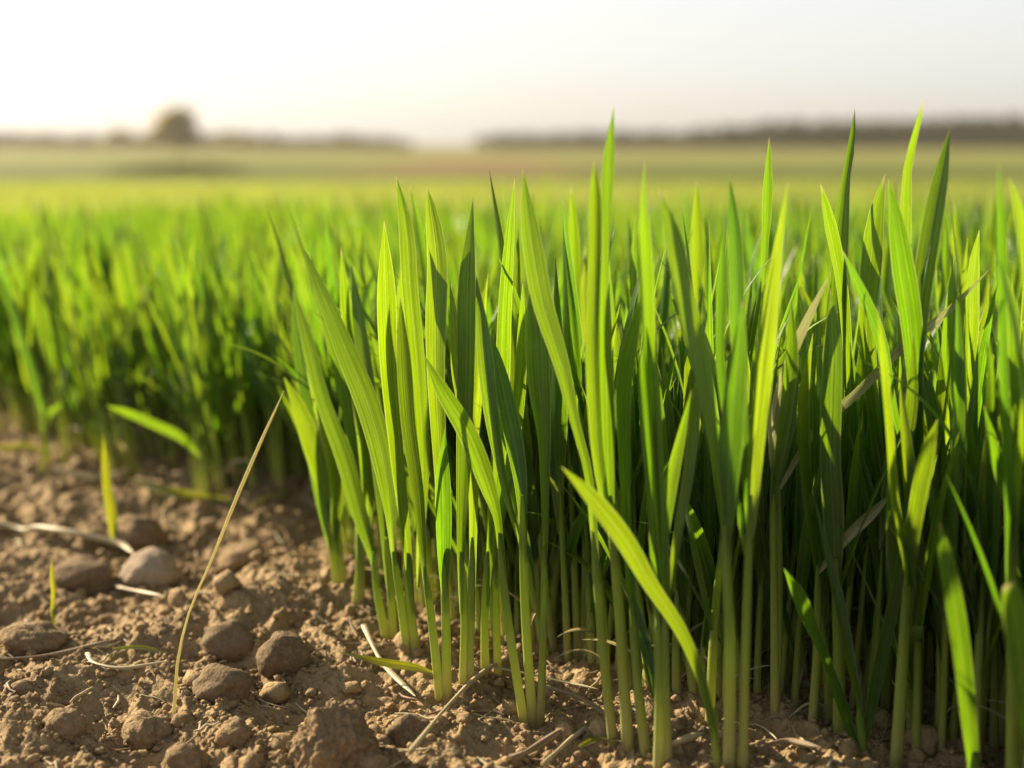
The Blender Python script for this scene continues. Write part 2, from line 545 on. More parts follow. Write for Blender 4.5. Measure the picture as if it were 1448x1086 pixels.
def lump(name, px, py, wpx, hpx, mat, label, cat, rough=.1, seed=0, big=False, depth=.85, sink=.25, dome=0.0):
    """a stone or clod whose picture box is centred at (px, py) and measures wpx x hpx"""
    p = on_ground(px, py + hpx * .38)
    D = p[1]
    wpx *= 1.14; hpx *= 1.16
    sx = wpx / 2 / FPX * D; sz = hpx / 2 / FPX * D
    v, f = (I6 if big else I4 if wpx < 120 else I6)
    v = v.copy()
    rr = 1 + noise3(v, 1.1, seed) * .28 + noise3(v, 2.6, seed + 5) * rough + noise3(v, 6.5, seed + 9) * rough * .55 + np.abs(noise3(v, 15, seed + 13)) * rough * .38 + noise3(v, 34, seed + 17) * rough * .16
    v = v * rr[:, None]
    v[:, 2] = np.where(v[:, 2] < -.45, -.45 + (v[:, 2] + .45) * .5, v[:, 2])
    v = v / np.array([np.abs(v[:, 0]).max(), np.abs(v[:, 1]).max(), np.abs(v[:, 2]).max()])
    v = v * np.array([sx, sx * depth, sz * (1 + sink * .5)])
    gz = float(ground(p[0], p[1]))
    o = link(name, to_mesh(name, v, f, None, [mat]), loc=(p[0], p[1] + sx * depth * .2, gz + sz * (.66 - sink * 1.2)))
    LUMPS.append((p[0], p[1], sx, sx * depth))
    return tag(o, label, cat)


lump('soil_clod', 468, 1040, 136, 130, CLOD, 'largest brown soil clod, sunlit crumbly left flank, at the bottom edge', 'soil clod', .17, 3, True)
lump('stone', 578, 1030, 62, 52, STONE_G, 'small round dark stone touched by the pale straw end, beside the largest clod', 'stone', .07, 14)
lump('stone', 402, 925, 76, 62, STONE_G, 'smooth brown stone closest to the wheat edge, right of two similar stones', 'stone', .06, 25)
lump('stone', 321, 906, 76, 60, STONE_G, 'rounded brown stone directly behind another stone, beside the thin dry stalk', 'stone', .06, 36)
lump('stone', 314, 968, 80, 60, STONE_G, 'rounded brown stone in front of two others, midway to the largest clod', 'stone', .08, 47)
lump('soil_clod', 330, 1034, 52, 40, CLOD, 'little tan soil clod just left of the largest clod', 'soil clod', .13, 58)
lump('soil_clod', 262, 1062, 66, 62, CLOD, 'grey brown soil clod on the bottom edge, left of the largest clod', 'soil clod', .12, 69)
lump('soil_clod', 205, 1024, 80, 50, CLOD, 'flattish soil clod at the foot of the leaning dry stalk', 'soil clod', .15, 70)
lump('soil_clod', 92, 1026, 66, 46, CLOD, 'low soil clod in the lower left corner of the bare ground', 'soil clod', .15, 81)
lump('stone', 115, 808, 86, 56, STONE_G, 'blurred dark rounded stone under the thick pale straw', 'stone', .06, 92)
lump('stone', 212, 802, 82, 56, STONE_P, 'palest smooth stone, at the right end of the thick straw', 'stone', .08, 103)
lump('soil_clod', 45, 908, 96, 46, CLOD, 'low wide soil clod at left edge above the brown straw', 'soil clod', .12, 114)
lump('soil_clod', 345, 790, 70, 44, CLOD, 'blurred reddish clod beside the leaning dry stalk near the wheat', 'soil clod', .12, 125)
lump('soil_clod', 190, 752, 84, 54, CLOD, 'blurred dark clod below the edge of the far wheat stand', 'soil clod', .12, 136)


def make_rims():
    """crumbs banked up against the foot of every stone and clod"""
    g = Geo()
    for lx, ly, rx, ry in LUMPS:
        for i in range(150):
            a = rng.uniform(0, 6.283); k = 1 + abs(rng.normal(0, .22)) - .06
            x = lx + math.cos(a) * rx * k; y = ly + ry * .2 + math.sin(a) * ry * k
            s_ = float(np.clip(math.exp(rng.normal(math.log(rx * .055), .5)), .0004, rx * .22))
            v = (I2[0] if s_ > .0012 else I1[0]); f = (I2[1] if s_ > .0012 else I1[1])
            v = v * (1 + rng.normal(0, .15, (len(v), 1)))
            v = v @ rot_rand(rng) * np.array([1, .85, .7]) * s_
            g.add(v + np.array([x, y, float(ground(x, y)) + s_ * .3]), f, np.zeros_like(v))
    tag(link('soil_crumbs', g.mesh('soil_crumbs', [SOIL])), 'loose soil crumbs banked around the stones', kind='stuff')


make_rims()

# ------------------------------------------------------------------ straw and litter
def litter(name, pts, wpx, mat, label, cat, lift=.004, bladey=True, upright_D=None):
    P = []
    n = len(pts)
    for i, q in enumerate(pts):
        if upright_D is None:
            p = on_ground(q[0], q[1])
            p = np.array([p[0], p[1], float(ground(p[0], p[1])) + lift + (q[2] if len(q) > 2 else 0)])
        else:
            p = at(q[0], q[1], upright_D)
        P.append(p)
    P = np.array(P)
    org = P[0].copy()
    C = smooth_path(P, 14) - org
    D = org[1]
    hw = np.full(14, wpx / 2 / FPX * D)
    t = np.linspace(0, 1, 14)
    if bladey == 2:
        hw = hw * np.clip(np.minimum((1 - t) * 3.0, .45 + t * 2), 0, 1)
        v, f, a = blade(C, hw, (0, -.5, .87), np.full(14, .35), t * .4, 5, rng.uniform())
    else:
        hw = hw * (.8 + .2 * np.cos(t * 9)) * np.clip((1.02 - t) * 8, .25, 1)
        v, f, a = tube(C, hw, 7, rng.uniform(), .55 if bladey else 1.0)
    o = link(name, to_mesh(name, v, f, a, [mat]), loc=org)
    return tag(o, label, cat)


litter('straw_stalk', [(-30, 742), (20, 758), (60, 768), (110, 776), (165, 787), (190, 800)], 15, STRAW, 'thick pale straw lying between the dark stone and the far wheat', 'straw', .008)
st = litter('dry_stalk', [(246, 1012), (252, 930), (266, 870), (300, 790), (330, 715), (362, 640), (402, 552)], 5.4, STALK, 'long thin dry stalk standing up and leaning right over the soil', 'dry stalk', upright_D=on_ground(246, 1012)[1], bladey=0)
litter('straw_stalk', [(165, 837), (190, 848), (230, 863)], 9, STRAW, 'short pale straw piece below the palest stone', 'straw', .005)
litter('straw_stalk', [(-20, 957), (80, 941), (160, 928)], 9, STRAW_B, 'brown straw running in from left edge of the soil', 'straw', .004)
litter('straw_leaf', [(160, 936), (200, 934), (240, 940)], 9, YELLOW, 'yellowish green leaf scrap lying at the end of the brown straw', 'dead leaf', .004, 2)
litter('straw_leaf', [(125, 944), (136, 962), (165, 970), (240, 958)], 9, STRAW, 'curved pale straw shaped like a hook', 'straw', .005)
litter('straw_stalk', [(276, 864), (305, 858), (328, 848)], 8, STRAW, 'short whitish straw piece right of the leaning stalk foot', 'straw', .004)
litter('straw_leaf', [(515, 908), (540, 955), (588, 1004)], 10, STRAW, 'pale straw leaning onto the small round stone', 'straw', .006)
litter('dry_stalk', [(580, 1095), (640, 1020), (690, 968), (728, 942)], 9, STRAW, 'thin straw slanting from the bottom edge towards the double stem', 'straw', .007, False)
litter('straw_leaf', [(770, 985), (815, 1000), (862, 1024)], 10, STRAW_B, 'brown straw lying flat between the two front stem bases', 'straw', .005)
litter('straw_leaf', [(700, 965), (760, 972), (845, 990)], 7, STRAW, 'thin tan straw among stem bases behind the double stem', 'straw', .005)
litter('dry_stalk', [(720, 1092), (760, 1066), (805, 1042)], 13, STRAW_B, 'thick brown straw at the bottom edge left of its thinner twin', 'straw', .005, False)
litter('dry_stalk', [(768, 1092), (800, 1064), (832, 1040)], 9, STRAW, 'thinner tan straw beside the thick brown one at bottom edge', 'straw', .005, False)
litter('straw_leaf', [(818, 1068), (850, 1058), (885, 1060)], 12, YELLOW, 'yellow green leaf scrap flat on soil at the front stems', 'dead leaf', .004, 2)
litter('dry_stalk', [(925, 1090), (955, 1070), (995, 1062)], 12, STRAW, 'pale stalk stub lying at the foot of the low slanting leaf', 'straw', .005, False)
litter('dry_stalk', [(1068, 1078), (1110, 1068), (1160, 1076)], 11, STRAW_B, 'reddish brown stalk lying in shade between the right stems', 'straw', .005, False)
litter('straw_leaf', [(352, 748), (385, 730), (442, 711)], 13, YELLOW, 'orange yellow dead leaf beside the left corner of the wheat', 'dead leaf', .012, 2)
litter('straw_leaf', [(330, 730), (250, 722), (180, 714)], 18, YELLOW, 'bright yellow green leaf lying flat before the far wheat stand', 'dead leaf', .010, 2)
litter('straw_leaf', [(80, 690), (130, 695), (190, 683)], 14, STRAW, 'blurred tan straw lying at the foot of the far wheat', 'straw', .010, 2)

# ------------------------------------------------------------------ wheat: hero plants read off the photograph, set on the ground
CAMP = np.array([0, 0, CAMH])


def hero_blade(px, Y, mat=None, lean=None, yaw=None, fold=None, rnd=None, n=22):
    """px: list of (x, y, width) from collar to tip at the distance Y; lean: metres the tip stands behind (+) or before (-) the collar"""
    k = len(px)
    lean = rng.uniform(-.02, .03) if lean is None else lean
    yaw = rng.normal(0, .42) if yaw is None else yaw
    fold = rng.uniform(.12, .42) if fold is None else fold
    s = np.linspace(0, 1, k)
    P = np.zeros((k, 4))
    for i, (x, y, wd) in enumerate(px):
        P[i, :3] = at(x, y, Y + lean * s[i] ** 1.4)
        P[i, 3] = wd / 2 / FPX * Y
    Q = smooth_path(P, n)
    C, hw = Q[:, :3], np.clip(Q[:, 3], 0, None)
    t = np.linspace(0, 1, n)
    hw = .89 * hw / max(.75, math.cos(yaw)) / np.maximum(np.cos(fold), .85)
    face = np.array([math.sin(yaw), -math.cos(yaw), .15])
    fo = fold + .9 * np.exp(-t / .10)
    tw = rng.uniform(-.5, .5) * (t - .5) + .06 * np.sin(t * rng.uniform(4, 9) + rng.uniform(0, 6))
    return C, hw, face, fo, tw, (rng.uniform() if rnd is None else rnd)


HERO_XY = []


def hero(label, base, stems, blades, Y=None, group='wheat plants', mats=None):
    """base: pixel of the foot; stems: [(foot x, foot y, top x, top y, width)]; blades: pixel lists"""
    if Y is None:
        g0 = on_ground(*base)
    else:
        g0 = at(base[0], 600, Y)
        g0[2] = float(ground(g0[0], g0[1]))
    Y = g0[1]
    org = np.array([g0[0], Y, float(ground(g0[0], Y)) - .003])
    HERO_XY.append((g0[0], Y))
    root = thing('wheat_plant', org, label, 'wheat plant', group)
    for (fx, fy, tx, ty, wd) in stems:
        foot = at(fx, fy, Y); foot[2] = min(foot[2], org[2] + .002)
        top = at(tx, ty, Y)
        r0 = .88 * wd / 2 / FPX * Y
        mid = (foot + top) / 2 + np.array([rng.uniform(-1, 1) * .0012, 0, 0])
        C = smooth_path(np.array([foot, mid, top]), 12) - org
        t = np.linspace(0, 1, 12)
        v, f, a = tube(C, r0 * (1.12 - .32 * t) * np.clip((1.04 - t) / .22, .2, 1) ** .6, 10, rng.uniform(), .85)
        link('stem', to_mesh('stem', v, f, a, [STEM]), root)
    for j, bl in enumerate(blades):
        opts = {}
        if isinstance(bl, tuple): bl, opts = bl
        mat = opts.pop('mat', LEAF)
        near_stem = min(stems, key=lambda q: abs(q[2] - bl[0][0]) + abs(q[3] - bl[0][1]) * .3)
        if abs(near_stem[2] - bl[0][0]) < 14 and bl[0][1] < near_stem[3] + 60 and mat is LEAF:
            fx, fy, tx, ty, wd = near_stem
            q = rng.uniform(.12, .62)
            y0 = ty + (fy - ty) * q
            if y0 > bl[0][1] + 20:
                bl = [(tx + (fx - tx) * q, y0, wd * .7)] + [(bl[0][0], bl[0][1], max(bl[0][2], wd * .8))] + list(bl[1:])
        C, hw, face, fo, tw, r = hero_blade(bl, Y, **opts)
        v, f, a = blade(C - org, hw, face, fo, tw, 7, r)
        link('leaf', to_mesh('leaf', v, f, a, [mat]), root)
    return root


hero('wheat plant whose single leaf stands alone highest against the sky, centre', (888, 1055), [(888, 1055, 862, 700, 20)],
     [([(862, 720, 16), (859, 640, 24), (857, 550, 26), (855, 450, 19), (856, 345, 11), (860, 235, 19), (868, 149, 0)], dict(yaw=.25, lean=.0)),
      [(872, 800, 10), (845, 640, 20), (838, 480, 22), (842, 340, 20), (842, 273, 17), (840, 226, 0)]])
hero('wheat plant with a long tapering leaf tip left of the tallest leaf, stem bowed', (866, 1057), [(868, 1057, 838, 750, 17)],
     [([(840, 760, 14), (830, 660, 14), (814, 600, 16), (794, 515, 26), (768, 430, 34), (750, 330, 31), (739, 238, 0)], dict(yaw=.1, fold=.2))])
hero('wheat plant with paired pale stems rising from the bare soil edge and three broad leaves', (750, 1020), [(742, 1020, 704, 752, 15), (754, 1018, 738, 700, 16), (764, 990, 770, 770, 14)],
     [([(708, 770, 12), (703, 730, 14), (691, 690, 26), (660, 610, 31), (625, 550, 23), (599, 501, 0)], dict(yaw=-.1)),
      ([(740, 740, 14), (736, 680, 22), (727, 622, 30), (712, 550, 27), (700, 500, 15), (692, 470, 0)], dict(yaw=.0)),
      ([(770, 800, 12), (770, 700, 14), (769, 620, 22), (762, 540, 37), (758, 470, 35), (754, 430, 18), (751, 405, 0)], dict(yaw=.15)),
      [(742, 790, 8), (712, 680, 14), (692, 560, 26), (684, 480, 24), (677, 420, 10), (673, 388, 0)]])
hero('wheat plant at the soil edge with one low yellow green leaf lying along the ground', (626, 988), [(622, 986, 600, 800, 15), (632, 990, 626, 770, 16)],
     [([(620, 955, 8), (592, 945, 13), (545, 937, 14), (505, 928, 7), (476, 921, 0)], dict(lean=.02, yaw=.0, fold=.15, mat=YELLOW)),
      [(628, 790, 14), (622, 650, 22), (616, 520, 30), (616, 440, 34), (618, 376, 33), (611, 307, 22), (604, 264, 0)],
      ([(628, 850, 12), (627, 740, 26), (626, 680, 24), (629, 604, 0)], dict(yaw=.2)),
      ([(602, 815, 12), (592, 700, 20), (578, 600, 24), (571, 500, 22), (566, 420, 0)], {})])
hero('wheat plant with one long straight leaf slanting up left across its neighbours', (583, 932), [(577, 932, 556, 780, 15), (590, 935, 574, 780, 16)],
     [([(558, 800, 12), (553, 735, 18), (545, 667, 34), (525, 587, 40), (484, 484, 34), (450, 400, 18), (425, 343, 0)], dict(yaw=-.1)),
      ([(578, 800, 12), (560, 640, 22), (548, 500, 28), (545, 400, 28), (543, 311, 0)], dict(yaw=.5)),
      [(590, 830, 10), (598, 650, 20), (590, 520, 26), (580, 411, 26), (572, 307, 20), (560, 248, 0)]])
hero('wheat plant second from the left corner, leaves fanned out to the left', (548, 909), [(548, 909, 528, 780, 14), (556, 909, 545, 760, 14)],
     [[(530, 800, 12), (513, 740, 26), (488, 650, 30), (455, 560, 24), (432, 470, 20), (414, 410, 0)],
      [(546, 780, 12), (535, 650, 24), (520, 540, 26), (505, 430, 18), (497, 372, 0)]])
hero('wheat plant at the left corner whose bright leaf tip reaches farthest left', (478, 840), [(478, 840, 460, 710, 13), (486, 842, 474, 720, 13)],
     [([(462, 740, 14), (458, 690, 26), (440, 625, 31), (420, 570, 21), (401, 532, 0)], dict(yaw=0, fold=.15)),
      [(474, 760, 12), (478, 690, 24), (462, 600, 26), (442, 520, 20), (428, 450, 0)],
      [(468, 780, 10), (448, 680, 18), (432, 560, 20), (420, 470, 16), (415, 400, 0)]])
hero('wheat plant behind the left corner plant with a tall arching yellow green leaf', (503, 856), [(503, 856, 508, 740, 13), (510, 858, 520, 730, 13)],
     [[(508, 760, 12), (508, 690, 24), (498, 600, 26), (476, 500, 24), (452, 420, 16), (438, 355, 0)],
      [(520, 760, 12), (516, 640, 22), (500, 520, 22), (488, 430, 16), (482, 350, 0)]])
hero('wheat plant just behind the ground hugging yellow leaf, one dark pointed tip', (655, 972), [(655, 972, 652, 780, 15), (663, 965, 668, 760, 14)],
     [[(652, 800, 12), (656, 650, 24), (659, 520, 28), (661, 393, 28), (669, 280, 0)],
      [(668, 780, 12), (664, 620, 20), (645, 520, 22), (640, 440, 14), (636, 395, 0)]])
hero('wheat plant left of the paired pale stems, pale leaf tip folded at the top', (686, 955), [(686, 955, 690, 780, 14), (704, 940, 700, 770, 13)],
     [[(690, 800, 10), (700, 690, 22), (708, 560, 26), (712, 440, 24), (720, 330, 16), (728, 252, 0)],
      [(700, 790, 10), (722, 660, 18), (735, 540, 20), (738, 450, 12), (739, 400, 0)]])
hero('wheat plant with a leaf curving right to a pale edged tip below the tallest leaf', (914, 1064), [(914, 1064, 893, 850, 18)],
     [([(895, 870, 14), (886, 760, 16), (882, 640, 20), (880, 560, 27), (890, 490, 23), (908, 430, 13), (932, 358, 0)], dict(yaw=.5)),
      ([(925, 990, 10), (914, 918, 20), (900, 870, 18), (888, 811, 0)], dict(yaw=0))])
hero('wheat plant with three clustered stems, narrow folded pale tip above dark leaf', (934, 1078), [(932, 1080, 930, 860, 20), (945, 1040, 940, 840, 17)],
     [([(930, 870, 14), (924, 700, 22), (918, 600, 27), (915, 520, 25), (914, 459, 0)], dict(yaw=-.1)),
      ([(940, 850, 14), (925, 600, 22), (915, 450, 26), (910, 340, 26), (909, 286, 10), (912, 224, 0)], dict(yaw=.6)),
      ([(938, 870, 10), (940, 760, 14), (947, 690, 23), (962, 620, 16), (978, 550, 0)], dict(yaw=.3)),
      ([(942, 880, 10), (958, 760, 14), (975, 660, 18), (985, 560, 14), (990, 505, 0)], {})])
hero('wheat plant with a thick straight stem and a wide bright leaf facing the camera', (1030, 1096), [(1030, 1098, 1025, 740, 21)],
     [([(1027, 780, 16), (1021, 700, 13), (1006, 610, 20), (992, 515, 33), (968, 420, 31), (950, 330, 25), (931, 266, 0)], dict(yaw=.2)),
      ([(1027, 780, 14), (1030, 715, 24), (1032, 650, 37), (1039, 560, 35), (1046, 485, 22), (1050, 425, 0)], dict(yaw=-.05, fold=.12))])
hero('wheat plant whose lowest leaf slants up left across the stems in front', (1016, 1092), [(1016, 1094, 1012, 1000, 15)],
     [([(1014, 1080, 10), (1006, 1018, 14), (987, 946, 17), (962, 890, 21), (921, 828, 25), (885, 766, 31), (838, 704, 25), (793, 659, 0)], dict(yaw=-.1, lean=-.02, fold=.2))])
hero('wheat plant with a broad dark leaf and pale left edge right of the thick stem', (1052, 1096), [(1050, 1098, 1062, 700, 17)],
     [([(1060, 760, 14), (1066, 650, 25), (1075, 560, 31), (1083, 473, 37), (1090, 411, 34), (1100, 342, 22), (1114, 257, 0)], dict(yaw=.75, lean=.02)),
      ([(1060, 780, 12), (1050, 600, 18), (1043, 460, 24), (1039, 330, 22), (1031, 247, 0)], dict(yaw=.1)),
      ([(1056, 800, 8), (1030, 620, 12), (1018, 500, 15), (1021, 410, 18), (1024, 314, 0)], dict(yaw=.2))])
hero('wheat plant showing one thin bright upright tip just under the treeline, right of centre', (1090, 1012), [(1090, 1012, 1085, 760, 14)],
     [([(1085, 780, 10), (1081, 520, 12), (1081, 370, 9), (1086, 255, 16), (1088, 193, 0)], dict(yaw=.1, lean=.0)),
      [(1087, 800, 10), (1100, 640, 18), (1112, 520, 20), (1122, 430, 0)]], Y=.60)
hero('wheat plant with forked tips, one dark left, one thin pale against the wood', (1150, 1040), [(1150, 1040, 1182, 700, 15), (1160, 1042, 1192, 720, 14)],
     [([(1192, 730, 10), (1198, 520, 18), (1186, 385, 22), (1170, 307, 20), (1160, 259, 0)], dict(yaw=.6)),
      ([(1184, 720, 12), (1182, 560, 24), (1186, 376, 27), (1190, 320, 24), (1197, 250, 12), (1205, 200, 10), (1209, 153, 0)], dict(yaw=-.4, lean=.0))], Y=.575)
hero('wheat plant with a very bright blunt leaf, half shaded below, beside a grey folded leaf', (1186, 1100), [(1186, 1102, 1182, 790, 22)],
     [([(1182, 820, 18), (1179, 740, 34), (1174, 640, 33), (1176, 540, 34), (1178, 480, 27), (1174, 406, 0)], dict(yaw=-.05, fold=.15))], Y=.53)
hero('wheat plant with the highest leaf tip on the right, thin and dark above the wood', (1262, 1060), [(1248, 1062, 1262, 760, 17)],
     [([(1262, 780, 12), (1270, 600, 18), (1277, 420, 22), (1279, 290, 21), (1282, 238, 15), (1297, 176, 10), (1307, 137, 0)], dict(yaw=.65, lean=.0)),
      ([(1258, 780, 14), (1232, 560, 24), (1226, 440, 30), (1231, 376, 35), (1238, 307, 26), (1252, 245, 0)], dict(yaw=.3))], Y=.555)
hero('wheat plant of two leaves joined in a bright V, one dark broad, one pale edged', (1300, 1095), [(1296, 1096, 1298, 690, 21)],
     [([(1299, 720, 14), (1295, 560, 26), (1287, 445, 37), (1276, 376, 37), (1266, 307, 23), (1256, 252, 0)], dict(yaw=.25)),
      ([(1299, 720, 12), (1296, 500, 22), (1304, 411, 25), (1317, 324, 25), (1331, 248, 19), (1343, 181, 0)], dict(yaw=-.65, lean=.0))], Y=.54)
hero('wheat plant with a short bright leaf set against the dark stand, right foreground', (1266, 1098), [(1266, 1100, 1287, 780, 21)],
     [([(1286, 820, 14), (1293, 740, 25), (1303, 680, 29), (1314, 630, 22), (1326, 592, 0)], dict(yaw=0, lean=-.01, fold=.15)),
      [(1284, 830, 10), (1262, 700, 20), (1255, 600, 22), (1246, 500, 18), (1240, 430, 0)]], Y=.505)
hero('small low wheat plant with two short leaves spreading left near the bottom edge', (1220, 1100), [(1222, 1104, 1214, 1000, 18)],
     [([(1218, 1080, 12), (1185, 980, 19), (1162, 918, 15), (1145, 880, 22), (1128, 840, 23), (1108, 803, 0)], dict(yaw=0, lean=-.015)),
      ([(1216, 1010, 12), (1203, 935, 17), (1190, 866, 19), (1172, 790, 12), (1148, 690, 0)], dict(yaw=.15)),
      ([(1222, 1060, 16), (1240, 960, 20), (1262, 860, 18), (1282, 760, 14), (1300, 660, 0)], dict(yaw=-.3))], Y=.515)
hero('blurred near wheat leaf with blunt tip rising from the bottom edge, far right', (1378, 1100), [(1380, 1190, 1377, 1060, 24)],
     [([(1377, 1100, 20), (1370, 1022, 27), (1359, 918, 31), (1346, 832, 29), (1334, 770, 18), (1328, 737, 0)], dict(yaw=.0, lean=-.005, fold=.15))], Y=.462)
hero('blurred chewed off yellow leaf at the lower right edge of the frame', (1475, 1100), [(1478, 1230, 1462, 1060, 26)],
     [([(1462, 1080, 24), (1450, 990, 36), (1438, 900, 40), (1430, 845, 36), (1427, 826, 22)], dict(yaw=0, fold=.12, lean=-.005))], Y=.425)
hero('wheat plant with a wide glowing leaf at the right edge and a dark one below', (1442, 1098), [(1444, 1140, 1438, 740, 22)],
     [([(1438, 760, 14), (1437, 640, 22), (1428, 550, 37), (1425, 450, 37), (1420, 400, 22), (1415, 370, 0)], dict(yaw=0, fold=.12)),
      ([(1448, 800, 22), (1431, 728, 27), (1407, 642, 23), (1391, 572, 0)], dict(yaw=.5, lean=-.01))], Y=.50)
hero('wheat plant with a broad dark spear of a leaf right of the bright V', (1372, 1080), [(1372, 1085, 1370, 720, 18)],
     [([(1370, 740, 16), (1370, 520, 31), (1373, 445, 36), (1376, 376, 26), (1385, 324, 0)], dict(yaw=.7)),
      ([(1368, 760, 12), (1352, 600, 20), (1340, 500, 24), (1345, 420, 18), (1350, 360, 0)], dict(yaw=.4))], Y=.55)
hero('softly blurred yellow green leaf standing behind the dark spear leaf', (1352, 900), [(1352, 905, 1352, 620, 12)],
     [([(1352, 640, 12), (1352, 440, 18), (1351, 360, 17), (1350, 288, 0)], dict(yaw=.1)), [(1352, 660, 10), (1330, 500, 14), (1322, 420, 0)]], Y=.74)
hero('wheat plant with two out of focus tips beside each other at right edge', (1440, 1080), [(1430, 1180, 1428, 700, 22)],
     [([(1428, 720, 14), (1417, 480, 16), (1415, 330, 17), (1412, 228, 0)], dict(yaw=.1, lean=-.01)),
      ([(1432, 740, 16), (1452, 450, 20), (1446, 360, 25), (1436, 293, 22), (1426, 250, 0)], dict(yaw=.6, lean=-.01))], Y=.47)
hero('wheat plant with a grey striped dry leaf bent down to the left', (1096, 1030), [(1096, 1030, 1092, 660, 15)],
     [([(1092, 680, 14), (1094, 585, 17), (1112, 520, 17), (1142, 450, 15), (1176, 383, 0)], dict(mat=DRY, yaw=.5, lean=.0)),
      ([(1094, 700, 10), (1108, 600, 18), (1120, 500, 20), (1118, 420, 0)], {})], Y=.542)
hero('wheat plant with a dark leaf crossing the others diagonally, leaning left', (1290, 1040), [(1290, 1042, 1278, 640, 15)],
     [([(1277, 650, 12), (1260, 573, 19), (1241, 470, 23), (1216, 410, 18), (1190, 352, 0)], dict(yaw=.6, lean=-.01)),
      ([(1278, 690, 10), (1290, 560, 18), (1292, 470, 0)], {})], Y=.54)
hero('wheat plant with a long pale straight leaf running up right through the stand', (1098, 1000), [(1098, 1002, 1102, 690, 13)],
     [([(1102, 690, 10), (1150, 612, 13), (1215, 553, 15), (1270, 497, 15), (1340, 440, 11), (1402, 378, 0)], dict(mat=DRY, yaw=.4, lean=.0)),
      ([(1100, 700, 10), (1120, 580, 18), (1128, 480, 0)], {})], Y=.552)
hero('wheat plant with a short withered straw coloured leaf deep in the right stand', (1148, 1030), [(1148, 1032, 1156, 800, 15)],
     [([(1156, 810, 10), (1197, 759, 18), (1230, 728, 18), (1264, 695, 0)], dict(mat=DRY, yaw=.3, lean=.0)),
      ([(1156, 830, 10), (1140, 680, 20), (1136, 560, 22), (1150, 470, 0)], dict(yaw=.6))], Y=.536)
hero('wheat plant with one slim blurred tip midway between the two tallest sky tips', (985, 905), [(985, 905, 985, 680, 13)],
     [([(985, 700, 12), (985, 450, 17), (985, 307, 16), (985, 255, 0)], dict(yaw=.1)), [(985, 720, 10), (1000, 560, 16), (1006, 430, 0)]], Y=.70)
hero('wheat plant with one slim tip seen behind the bowed stem plant, slightly blurred', (815, 930), [(815, 932, 815, 680, 13), (824, 925, 822, 690, 12)],
     [([(815, 700, 12), (812, 450, 19), (811, 324, 16), (807, 261, 0)], dict(yaw=.2)), [(822, 700, 10), (830, 560, 18), (826, 430, 18), (832, 330, 0)]], Y=.69)
hero('wheat plant between bowed stem and tallest leaf, narrow leaf bent right at mid height', (826, 985), [(826, 985, 830, 760, 14)],
     [([(830, 780, 12), (826, 660, 20), (830, 590, 14), (842, 555, 0)], dict(yaw=.3)), ([(832, 800, 10), (852, 700, 16), (862, 600, 0)], {}), ([(828, 790, 12), (800, 620, 24), (780, 500, 24), (772, 400, 0)], {})], Y=.63)
hero('wheat plant among shaded stems left of the thick stem, leaf catching light low down', (972, 1010), [(972, 1012, 976, 760, 14), (985, 1005, 982, 780, 13)],
     [([(976, 780, 12), (968, 700, 24), (970, 620, 24), (988, 540, 12), (1002, 470, 0)], dict(yaw=.2)), ([(980, 800, 10), (996, 650, 20), (992, 520, 22), (978, 420, 0)], {})], Y=.60)
# the blurred stand on the left
hero('blurred wheat plant in the far stand with a bright leaf drooping to the left', (290, 712), [(290, 714, 288, 600, 9)],
     [([(288, 650, 8), (262, 622, 15), (215, 598, 15), (170, 580, 10), (150, 574, 0)], dict(yaw=0, lean=-.03)), [(288, 610, 8), (280, 500, 14), (290, 400, 0)]])
hero('lone yellow green seedling standing on soil in front of the far stand', (166, 782), [(166, 784, 163, 740, 8)],
     [([(164, 775, 12), (158, 725, 18), (152, 690, 15), (149, 655, 11), (146, 615, 0)], dict(mat=YELLOW, yaw=0, lean=.0))])
hero('tiny yellowish sprout standing on the soil near the left edge', (74, 890), [(74, 892, 75, 860, 6)],
     [([(74, 872, 7), (76, 840, 8), (74, 805, 6), (76, 785, 0)], dict(mat=YELLOW, yaw=0, lean=0))])
hero('blurred wheat plant of the far stand with a leaf sweeping down left over soil', (60, 668), [(60, 670, 66, 560, 9)],
     [([(64, 640, 8), (40, 632, 12), (10, 634, 11), (-25, 628, 0)], dict(mat=YELLOW, yaw=0)), ([(66, 590, 9), (110, 560, 0)], {}), ([(66, 600, 10), (40, 500, 14), (20, 440, 13), (-5, 380, 0)], {})])

